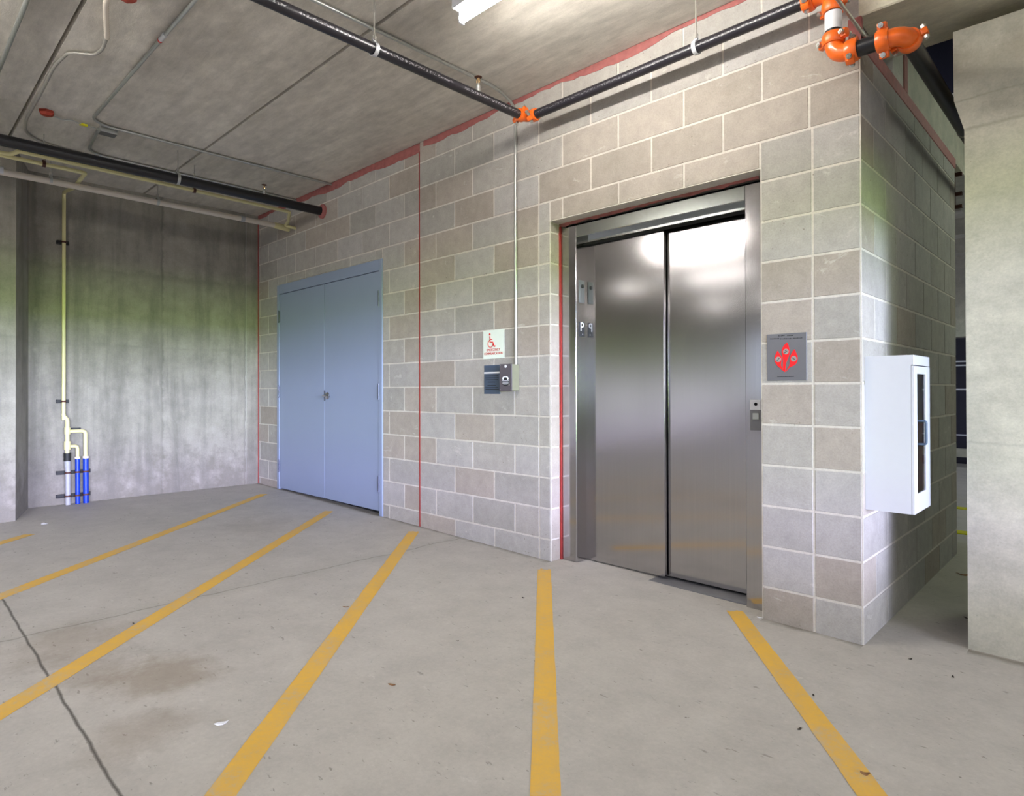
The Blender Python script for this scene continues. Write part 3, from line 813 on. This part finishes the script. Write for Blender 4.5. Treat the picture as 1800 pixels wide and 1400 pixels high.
def coupling(parent, c, axis, upv, r=R):
    """grooved pipe coupling: two half housings with ears and bolts"""
    mtx = at(c, axis, upv); w = .024
    bm = lathe(B(), [(r * 1.02, -w), (r * 1.26, -w), (r * 1.38, -w * .7), (r * 1.42, -w * .2), (r * 1.42, w * .2), (r * 1.38, w * .7), (r * 1.26, w), (r * 1.02, w)], 28)
    for s in (-1, 1): box(bm, s * r * 1.62 - .016, s * r * 1.62 + .016, -.014, .014, -w * .75, w * .75, .005, 2)
    bmesh.ops.transform(bm, matrix=mtx, verts=bm.verts)
    o = mesh_obj('coupling', bm, M['orange'], parent, 35)
    for s in (-1, 1):
        bm = B(); x = s * r * 1.72
        tube(bm, [(x, -.034, 0), (x, .034, 0)], .0055, 8)
        tube(bm, [(x, -.030, 0), (x, -.018, 0)], .0115, 6); tube(bm, [(x, .018, 0), (x, .030, 0)], .0115, 6)
        bmesh.ops.transform(bm, matrix=mtx, verts=bm.verts)
        mesh_obj('bolt', bm, M['bolt'], o, 35)
    return o


def fitting(label, corner, da, db, La, Lb, ups, r=R):
    c = Vector(corner); da, db = Vector(da), Vector(db)
    t = thing('pipe_elbow', label, 'pipe fitting', corner, 'orange grooved elbows of the sprinkler pipe')
    k = r * 1.1
    path = [c + da * La] + [(c + da * s) * (1 - u) ** 2 + c * 2 * u * (1 - u) + (c + db * s) * u * u for s in (min(La, Lb) * .92,) for u in [i / 10 for i in range(11)]] + [c + db * Lb]
    mesh_obj('elbow_body', tube(B(), path, k, 24), M['orange'], t, 50)
    coupling(t, c + da * La, da, ups[0], r); coupling(t, c + db * Lb, db, ups[1], r)
    return t


Z1, X1, Y1 = 2.938, -2.765, 2.98
pipe('sprinkler_pipe', [(X1, -6, Z1 - .012), (X1, Y1 - .07, Z1)], R, M['print_y'], 'black sprinkler pipe with white print running from above the viewer to the wall corner')
fitting('orange grooved elbow where the printed pipe turns along the block wall', (X1, Y1, Z1), (0, -1, 0), (1, 0, 0), .062, .062, ((1, 0, .55), (0, -.8, -.6)))
pipe('sprinkler_pipe', [(X1 + .07, Y1, Z1), (-1.02, Y1, Z1)], R, M['print_x'], 'glossy black sprinkler pipe running along the block wall over the lift')
fitting('orange grooved elbow at the right end of the wall pipe, turning down', (-.911, Y1, Z1), (-1, 0, 0), (0, 0, -1), .105, .075, ((0, -.7, -.7), (.8, -.5, 0)), RF)
t = thing('pipe_nipple', 'short vertical black pipe with a white paper label between two orange elbows', 'pipe', (-.911, Y1, 2.73))
mesh_obj('pipe', tube(B(), [(-.911, Y1, 2.862), (-.911, Y1, 2.728)], RF, 24), M['blackp'], t, 50)
mesh_obj('paper_label', tube(B(), [(-.911, Y1, 2.836), (-.911, Y1, 2.758)], RF + .0012, 24), M['paper'], t, 50)
fitting('orange grooved elbow below the labelled pipe, turning right', (-.911, Y1, 2.642), (0, 0, 1), (1, 0, 0), .078, .075, ((.9, -.4, 0), (0, -.45, -.9)), RF)
pipe('pipe_nipple', [(-.840, Y1, 2.640), (-.715, Y1, 2.640)], RF, M['blackp'], 'short horizontal black pipe between the two lower orange elbows')
fitting('orange grooved elbow at the pier corner, turning away past the shaft', (-.638, Y1, 2.638), (-1, 0, 0), (0, 1, 0), .078, .075, ((0, -.3, .95), (1, 0, .25)), RF)
pb = pipe('sprinkler_pipe', [(-.638, Y1 + .07, 2.638), (-.638, 8.5, 2.63)], RF, M['blackp'], 'black sprinkler pipe running away between the shaft wall and the right pier')
pipe('small_conduit', [(-.835, 1.2, 2.778), (-.835, 3.15, 2.778)], .008, M['rodm'], 'thin pale rod running into the corner above the orange elbows', 'conduit', seg=10)
BAND = tube(B(), [(-.638, 4.33, 2.636), (-.638, 4.345, 2.636)], RF + .003, 20)


def hanger(x, y, z, r, ax, label, mat='white', rod_r=.005):
    t = thing('pipe_hanger', label, 'pipe hanger', (x, y, z - r), 'pipe hangers under the ceiling')
    bm = B(); top = z + r + .028; n = 22
    pts = []
    for i in range(n + 1):
        a = math.radians(90 + 18 + (324 * i / n)); u, w_ = (r + .004) * math.cos(a), (r + .004) * math.sin(a)
        pts.append((x + u, y, z + w_) if ax == 'y' else (x, y + u, z + w_))
    a0, a1 = Vector(pts[0]), Vector(pts[-1]); tip = Vector((x, y, top))
    pts = [tip] + pts + [tip]
    # flat band swept as a strip
    wd = Vector((0, .011, 0)) if ax == 'y' else Vector((.011, 0, 0)); cpt = Vector((x, y, z)); prev = None
    for p in pts:
        p = Vector(p); out = (p - cpt); out = out - wd.normalized() * out.dot(wd.normalized()); out = out.normalized() * .003
        q = [bm.verts.new(p - wd), bm.verts.new(p + wd), bm.verts.new(p + wd + out), bm.verts.new(p - wd + out)]
        if prev:
            for k in range(4): bm.faces.new((prev[k], q[k], q[(k + 1) % 4], prev[(k + 1) % 4]))
        prev = q
    bmesh.ops.recalc_face_normals(bm, faces=bm.faces)
    mesh_obj('ring', bm, M[mat], t)
    mesh_obj('nut', tube(B(), [(x, y, top - .010), (x, y, top + .012)], .011, 6), M['rodm'], t)
    mesh_obj('rod', tube(B(), [(x, y, top), (x, y, CE + .002)], rod_r, 10), M['rodm'], t, 50)
    return t


hanger(X1, 1.82, Z1 - .003, R, 'y', 'pale ring hanger and rod on the printed sprinkler pipe, left of the strip light')
hanger(-1.571, Y1, Z1, R, 'x', 'pale ring hanger and rod on the pipe above the lift')


def head(x, y, z, label):
    t = thing('sprinkler', label, 'sprinkler', (x, y, z), 'upright sprinkler heads on the pipes')
    mesh_obj('threaded_outlet', lathe(B(), [(.016, -.01), (.016, .03), (.011, .034), (.011, .046), (0, .046)], 14, at((x, y, z))), M['galv'], t, 40)
    bm = B()
    for s in (-1, 1): tube(bm, [(x + s * .008, y, z + .044), (x + s * .014, y, z + .06), (x + s * .010, y, z + .074), (x, y, z + .082)], .003, 6)
    tube(bm, [(x, y, z + .048), (x, y, z + .074)], .003, 6)
    mesh_obj('frame_arms', bm, M['brass'], t, 50)
    mesh_obj('deflector', lathe(B(), [(.004, .080), (.022, .083), (.023, .086), (0, .087)], 16, at((x, y, z))), M['rust'], t)


head(X1, 2.55, Z1 + R, 'brass upright sprinkler head on the printed pipe near the wall')

# left main pipe, through the block wall
XB, ZB_ = -5.668, 2.945
pipe('main_pipe', [(XB, -6, ZB_ + .01), (XB, YW + .01, ZB_)], .042, M['blackp'], 'thick black main pipe at upper left entering the block wall')
bm = lathe(B(), [(.0425, 0), (.072, .0), (.070, .018), (.054, .03), (.0425, .032)], 26, at((XB, YW, ZB_), (0, -1, 0)))
solo('pipe_collar', bm, M['caulk'], 'dark red caulk collar where the thick black pipe enters the wall', 'pipe collar', smooth=40)
head(XB, 2.54, ZB_ + .042, 'dark upright sprinkler head on the thick black pipe')
hanger(XB, 1.80, ZB_ + .003, .042, 'y', 'ring hanger and rod on the thick black pipe', 'galv', .004)
XW, ZW = -6.393, 2.915
dp = pipe('drain_pipe', [(XW, -6, 2.94), (XW, 3.00, ZW)], .026, M['pvc'], 'thick off-white plastic pipe running to the block wall at upper left')


def part(name, bm, mat, parent, label=None):
    bmesh.ops.translate(bm, verts=bm.verts, vec=-Vector(parent.location)); p = Vector(parent.location)
    me = bpy.data.meshes.new(name); bm.to_mesh(me); bm.free(); o = bpy.data.objects.new(name, me); COL.objects.link(o)
    me.materials.append(mat); o.parent = parent
    for f in me.polygons: f.use_smooth = True
    me.set_sharp_from_angle(angle=math.radians(40))
    return tag(o, label)


part('end_fitting', tube(B(), [(XW, 2.97, ZW), (XW, 3.06, ZW - .004), (XW, YW + .01, ZW - .008)], [.030, .033, .033], 20), M['cream'], dp, 'cream end fitting')
part('joint_sleeve', tube(B(), [(XW, 2.62, ZW + .002), (XW, 2.66, ZW + .001)], .029, 20), M['greyp'], dp, 'grey sleeve')
part('joint_sleeve', tube(B(), [(XW, .62, 2.931), (XW, .74, 2.930)], .033, 20), M['white'], dp, 'white sleeve')
for y_, zt, lb in ((1.05, 2.93, 'thin strap rod holding the off-white pipe near the left pilaster'), (1.86, 2.925, 'thin strap rod holding the middle of the off-white pipe')):
    hanger(XW, y_, zt, .026, 'y', lb, 'galv', .004)
# yellow-cream CPVC pipes
XY = -5.93
pipe('cream_pipe', [(-6.05, .62, 2.965), (-6.02, .74, 2.965), (XY, .78, 2.975), (XY, 2.915, 2.950), (-6.20, 3.03, 2.925), (-6.30, 3.05, 2.91), (-6.24, 3.10, 2.885), (-6.24, YW + .01, 2.885)], .0155, M['cream'],
     'thin cream plastic pipe running along the thick black pipe to the wall', rad=.025, seg=12)
pipe('cream_pipe', [(XY - .12, -5, 2.98), (XY - .12, 1.225, 2.950), (-6.684, 1.267, 2.985), (-7.095, 1.267, 3.035), (-7.095, 1.267, .90)], .0155, M['cream'],
     'thin cream plastic pipe turning down the left wall as a riser', rad=.03, seg=12)
hanger(XY, 2.02, 2.961, .0155, 'y', 'rusty little hanger on the cream pipe beside the black pipe', 'rust', .0035)
hanger(XY - .12, .95, 2.951, .0155, 'y', 'rusty little hanger near the loop of the cream pipe', 'rust', .0035)

# riser foot on the left wall
XR = -7.095
t = thing('pipe_manifold', 'white and blue plastic pipe manifold at the foot of the left wall riser', 'pipe assembly', (XR, 1.35, .10))
bm = B(); tube(bm, [(XR, 1.267, .955), (XR, 1.267, .94), (XR, 1.296, .90), (XR, 1.296, .57)], .018, 14, .015)
tube(bm, [(XR, 1.296, .83), (XR, 1.296, .765)], .024, 14); tube(bm, [(XR, 1.296, .70), (XR, 1.296, .62)], .027, 14)
mesh_obj('riser_pipe', bm, M['cream'], t, 50)
mesh_obj('upper_branch', tube(B(), [(XR, 1.30, .792), (XR, 1.440, .792), (XR, 1.440, .535)], .017, 14, .035), M['cream'], t, 50)
mesh_obj('lower_branch', tube(B(), [(XR, 1.30, .652), (XR, 1.376, .652), (XR, 1.376, .535)], .015, 14, .03), M['cream'], t, 50)
mesh_obj('rubber_coupling', tube(B(), [(XR, 1.296, .590), (XR, 1.296, .555), (XR, 1.296, .550), (XR, 1.296, .515)], [.030, .030, .029, .030], 16), M['rubber'], t, 50)
mesh_obj('grey_pipe', tube(B(), [(XR, 1.296, .522), (XR, 1.298, .46), (XR, 1.300, .43), (XR, 1.302, .06)], [.026, .024, .021, .021], 16), M['greyp'], t, 50)
for y_, r_ in ((1.376, .020), (1.442, .024)):
    mesh_obj('blue_pipe', tube(B(), [(XR, y_, .545), (XR, y_ + .003, .07)], r_, 16), M['bluep'], t, 50)
    mesh_obj('white_collar', tube(B(), [(XR, y_, .550), (XR, y_, .530)], r_ + .003, 16), M['pvc'], t, 50)


def clamp(y0_, y1_, z, label, pipes):
    t = thing('pipe_clamp', label, 'pipe clamp', ((XL + XR) / 2, (y0_ + y1_) / 2, z), 'black pipe clamps on the left wall')
    bm = B(); box(bm, XL - .001, XL + .012, y0_, y1_, z - .017, z + .017, .002); box(bm, XL + .012, XL + .03, y0_ + .004, y1_ - .004, z - .017, z - .012); box(bm, XL + .012, XL + .03, y0_ + .004, y1_ - .004, z + .012, z + .017)
    mesh_obj('channel', bm, M['rubber'], t)
    for p, r_ in pipes:
        mesh_obj('strap', tube(B(), [(XR, p, z - .008), (XR, p, z + .008)], r_ + .004, 14), M['rust'], t, 50)


clamp(1.215, 1.315, 2.567, 'black pipe clamp high on the left wall riser', [(1.267, .0155)])
clamp(1.215, 1.315, 1.075, 'black pipe clamp at mid height on the left wall riser', [(1.267, .0155)])
clamp(1.215, 1.490, .405, 'upper black clamp rail across the blue pipes', [(1.300, .021), (1.376, .020), (1.442, .024)])
clamp(1.215, 1.490, .185, 'lower black clamp rail across the blue pipes', [(1.300, .021), (1.376, .020), (1.442, .024)])
clamp(1.335, 1.410, .805, 'small dark clamp behind the upper branch of the manifold', [])

# ceiling conduits ------------------------------------------------------
ZC = CE - .014
cond = lambda pts, r, lb, rad=.06, mat='galv': pipe('conduit', pts, r, M[mat], lb, 'conduit', 'conduits on the ceiling', rad, 12)
c1 = cond([(-2.995, 1.165, ZC), (-5.42, 1.14, ZC), (-5.497, 1.24, ZC), (-5.499, 3.13, ZC)], .0105, 'galvanised conduit bending towards the block wall on the ceiling')
part('coupling', tube(B(), [(-3.84, 1.155, ZC), (-3.92, 1.155, ZC)], .0135, 12), M['white'], c1, 'white coupling')
part('coupling_ring', tube(B(), [(-3.92, 1.155, ZC), (-3.935, 1.155, ZC)], .0135, 12), M['red'], c1, 'red ring')
cond([(-2.995, .56, ZC), (-7.1, .555, ZC)], .0115, 'straight galvanised conduit on the ceiling at the upper left corner')
cond([(X1 - .197, -3, ZC), (X1 - .197, 2.9, ZC), (-3.005, YW - .014, ZC - .03), (-3.005, YW - .014, 2.9), (-3.008, YW - .014, 1.343)], .0105, 'long galvanised conduit crossing the ceiling and dropping to the call box', .10)
flex = [(-3.2, .80, ZC - .01), (-3.72, .840, ZC - .02), (-4.07, .925, ZC - .02), (-4.26, .945, ZC - .01), (-4.38, .93, ZC), (-4.42, .865, ZC), (-4.46, .815, ZC), (-4.69, .79, ZC), (-5.27, .80, ZC), (-5.79, .80, ZC), (-6.08, .84, ZC), (-6.22, .95, ZC), (-6.28, 1.2, ZC), (-6.28, 3.13, ZC)]
c3 = cond(flex, .0095, 'flexible conduit snaking over the ceiling at upper left', .08, 'rodm')
bm = B(); sl = []
for i in range(60):
    y_ = i / 59; p = Vector((-3.2, .80, ZC - .01)).lerp(Vector((-3.72, .84, ZC - .02)), min(1, y_ * 2)) if y_ < .5 else Vector((-3.72, .84, ZC - .02)).lerp(Vector((-4.07, .925, ZC - .02)), y_ * 2 - 1)
    sl.append(p)
tube(bm, sl, [.0125 + .0025 * (i % 2) for i in range(60)], 10)
part('ribbed_sleeve', bm, M['pvc'], c3, 'ribbed pale sleeve')
cond([(-5.62, 1.22, ZC), (-6.13, 1.26, ZC), (-6.215, 1.36, ZC), (-6.215, 3.13, ZC)], .0105, 'short conduit curving from the grey box beside the thick black pipe', .07)
t = thing('junction_box', 'grey steel junction box on the ceiling near the conduit bend', 'junction box', (-5.57, 1.27, CE - .05))
mesh_obj('box_body', box(B(), -5.62, -5.53, 1.215, 1.33, CE - .045, CE, .003), M['galv'], t)
mesh_obj('cover', box(B(), -5.617, -5.533, 1.218, 1.327, CE - .048, CE - .045, .001), M['plate'], t)
t = thing('red_ceiling_device', 'small red device on the ceiling with a short wire', 'alarm device', (-5.53, .89, CE - .04))
bm = lathe(B(), [(.048, 0), (.048, .02), (.03, .035), (0, .038)], 6, at((-5.535, .885, CE), (0, 0, -1))); mesh_obj('body', bm, M['strobe'], t)
mesh_obj('wire', tube(B(), [(-5.54, .92, CE - .02), (-5.58, .985, CE - .02), (-5.53, 1.04, CE - .022), (-5.57, 1.11, CE - .02), (-5.58, 1.22, CE - .02)], .005, 8, .02), M['galv'], t, 50)
mesh_obj('yellow_tag', box(B(), -5.578, -5.558, 1.09, 1.14, CE - .028, CE - .014), M['yellowtag'], t)
t = thing('red_ceiling_device', 'red device on the ceiling at the top edge beside the ribbed sleeve', 'alarm device', (-3.62, .90, CE - .04))
mesh_obj('body', lathe(B(), [(.05, 0), (.05, .02), (.03, .04), (0, .044)], 6, at((-3.60, .905, CE), (0, 0, -1))), M['strobe'], t)

# ================================================================== FLOOR MARKS
def stripe(p, q, w0, w1, label):
    """painted line from p (far) to q (near)"""
    p, q = Vector((p[0], p[1], 0)), Vector((q[0], q[1], 0)); d = (q - p); n = Vector((-d.y, d.x, 0)).normalized()
    bm = B(); fl = bm.verts.layers.float_color.new('fade'); N_s = 40; prev = None; r = random.Random(int(abs(p.x) * 100))
    for i in range(N_s + 1):
        s = i / N_s; c = p + d * s; w_ = (w0 + (w1 - w0) * s) / 2; row = []
        end = max(0, 1 - s * d.length / .10)
        for e in (-1, 1):
            v_ = c + n * e * (w_ + r.uniform(-.0015, .0015)); vv = bm.verts.new((v_.x, v_.y, FZ(v_.x) + .0012))
            vv[fl] = (end, end, end, 1); row.append(vv)
        if prev: bm.faces.new((prev[0], prev[1], row[1], row[0]))
        prev = row
    bmesh.ops.recalc_face_normals(bm, faces=bm.faces)
    for f in bm.faces:
        if f.normal.z < 0: f.normal_flip()
    return solo('painted_stripe', bm, M['stripe'], label, 'painted line', 'yellow stripes on the concrete floor')


def ext(p, q, t_): return (p[0] + (q[0] - p[0]) * t_, p[1] + (q[1] - p[1]) * t_)


S = dict(
    a=((-5.95, .88), (-5.72, .62), 'yellow stripe cut off by the left edge, in front of the pilaster', 3),
    b=((-6.435, 2.90), (-4.328, .49), 'yellow stripe starting left of the double door', 1.25),
    c=((-5.20, 2.955), (-2.82, .32), 'yellow stripe starting under the middle of the double door', 1.25),
    d=((-4.04, 3.035), (-1.828, .693), 'yellow stripe starting at the red joint line of the block wall', 1.3),
    e=((-2.655, 3.012), (-1.180, 1.342), 'yellow stripe starting at the left edge of the lift opening', 1.5),
    f=((-1.475, 3.165), (-.520, 2.002), 'yellow stripe starting below the right jamb of the lift', 1.5))
for k, (p, q, lb, e_) in S.items(): stripe(p, ext(p, q, e_), .082, .090, lb)
for y_ in (6.06, 7.3):
    bm = B(); yy = y_; box(bm, -1.2, -.72, yy, yy + .12, FZ(-.9), FZ(-.9) + .009)
    solo('painted_stripe', bm, M['yellowtag'], 'yellow stripe on the floor far behind the shaft, ' + ('nearer one' if y_ < 7 else 'farther one'), 'painted line')


part('band', BAND, M['rodm'], pb, 'pale band')

# litter ------------------------------------------------------------------
def flake(name, x, y, sx, sy, rot, mat, label, cat, lift=.004, seed=0, group=None):
    r = random.Random(seed); bm = B(); n = 9; c = Vector((x, y, FZ(x)))
    topv, bot = [], []
    for k in range(n):
        a = 2 * math.pi * k / n; rr = 1 + r.uniform(-.25, .2)
        u, w_ = math.cos(a) * sx * rr, math.sin(a) * sy * rr
        X_ = x + u * math.cos(rot) - w_ * math.sin(rot); Y_ = y + u * math.sin(rot) + w_ * math.cos(rot)
        zz = FZ(X_) + .0008 + lift * (abs(math.cos(a)) ** 2) * r.uniform(.6, 1.2)
        topv.append(bm.verts.new((X_, Y_, zz + .0012))); bot.append(bm.verts.new((X_, Y_, zz)))
    ct = bm.verts.new((x, y, FZ(x) + .002)); cb = bm.verts.new((x, y, FZ(x) + .0005))
    for k in range(n):
        j = (k + 1) % n
        bm.faces.new((ct, topv[k], topv[j])); bm.faces.new((cb, bot[j], bot[k])); bm.faces.new((topv[k], bot[k], bot[j], topv[j]))
    return solo(name, bm, mat, label, cat, group)


flake('paper_scrap', -2.206, .841, .024, .011, 1.1, M['paper'], 'small white paper scrap between two yellow stripes in the foreground', 'paper', .006, 1)
flake('paper_scrap', -6.263, .991, .035, .022, .2, M['paper'], 'white paper scrap on the floor near the left pilaster', 'paper', .006, 2)
flake('dry_leaf', -2.026, 1.412, .016, .006, .5, M['leaf'], 'thin brown leaf scrap in the middle of the floor', 'leaf', .004, 3)
flake('dry_leaf', -2.897, 1.73, .016, .006, .9, M['leaf'], 'reddish brown scrap left of the stripe from the red joint', 'leaf', .004, 4)
flake('dry_leaf', -.562, 2.095, .013, .009, .4, M['leaf'], 'crumpled brown leaf on the stripe in the lower right', 'leaf', .006, 5)
flake('paint_chip', -1.318, 3.128, .014, .008, .4, M['paper'], 'pale chip lying at the foot of the right lift jamb', 'debris', .004, 6)
for i, (x, y, s, lb) in enumerate(((-2.347, 2.49, .011, 'dark grit speck left of the stripe in front of the lift'), (-2.162, 1.861, .006, 'tiny dark speck beside the middle of the lift stripe'),
                                   (-.795, 2.209, .010, 'dark smudge of grit left of the rightmost stripe'), (-.842, 2.486, .008, 'small dark twig between the lift and the rightmost stripe'),
                                   (-.572, 3.873, .016, 'black leaf scrap in the passage beside the pier'), (-3.41, .888, .007, 'dark speck on the worn stripe near the floor joint'),
                                   (-.66, 3.115, .009, 'dark leaf scrap in the shade at the shaft corner'), (-.498, 3.049, .010, 'brown twig before the right pier'))):
    flake('grit_speck', x, y, s, s * .45, i * .7, M['grit'], lb, 'debris', .003, 20 + i)
flake('crushed_scrap', -.72, 4.75, .035, .018, .3, M['leaf'], 'pale crumpled scrap on the floor beyond the shaft corner', 'debris', .01, 40)

# far guard cables and bracket -------------------------------------------
for z in (1.578, 1.519, 1.165, .491):
    solo('guard_cable', tube(B(), [(-4, 11.25, z), (1, 11.25, z)], .011, 8), M['cable'],
         'white guard cable across the dark opening far behind the shaft, ' + {1.578: 'topmost', 1.519: 'second from the top', 1.165: 'third from the top', .491: 'lowest'}[z], 'cable', 'guard cables in the far opening', 40)
struct('trim_14', box(B(), -4, 1, 11.2, 11.3, .17, .29), M['column'])
t = thing('wall_bracket', 'rust-brown steel bracket high at the far end of the shaft wall', 'bracket', (XS, 5.6, 2.53))
mesh_obj('back_plate', box(B(), XS - .15, XS - .005, 5.40, 5.43, 2.46, 2.72, .002), M['rust'], t)
for z in (2.70, 2.56, 2.47): mesh_obj('arm', box(B(), XS - .02, XS + .035, 5.40, 5.43, z - .012, z + .012, .002), M['rust'], t)
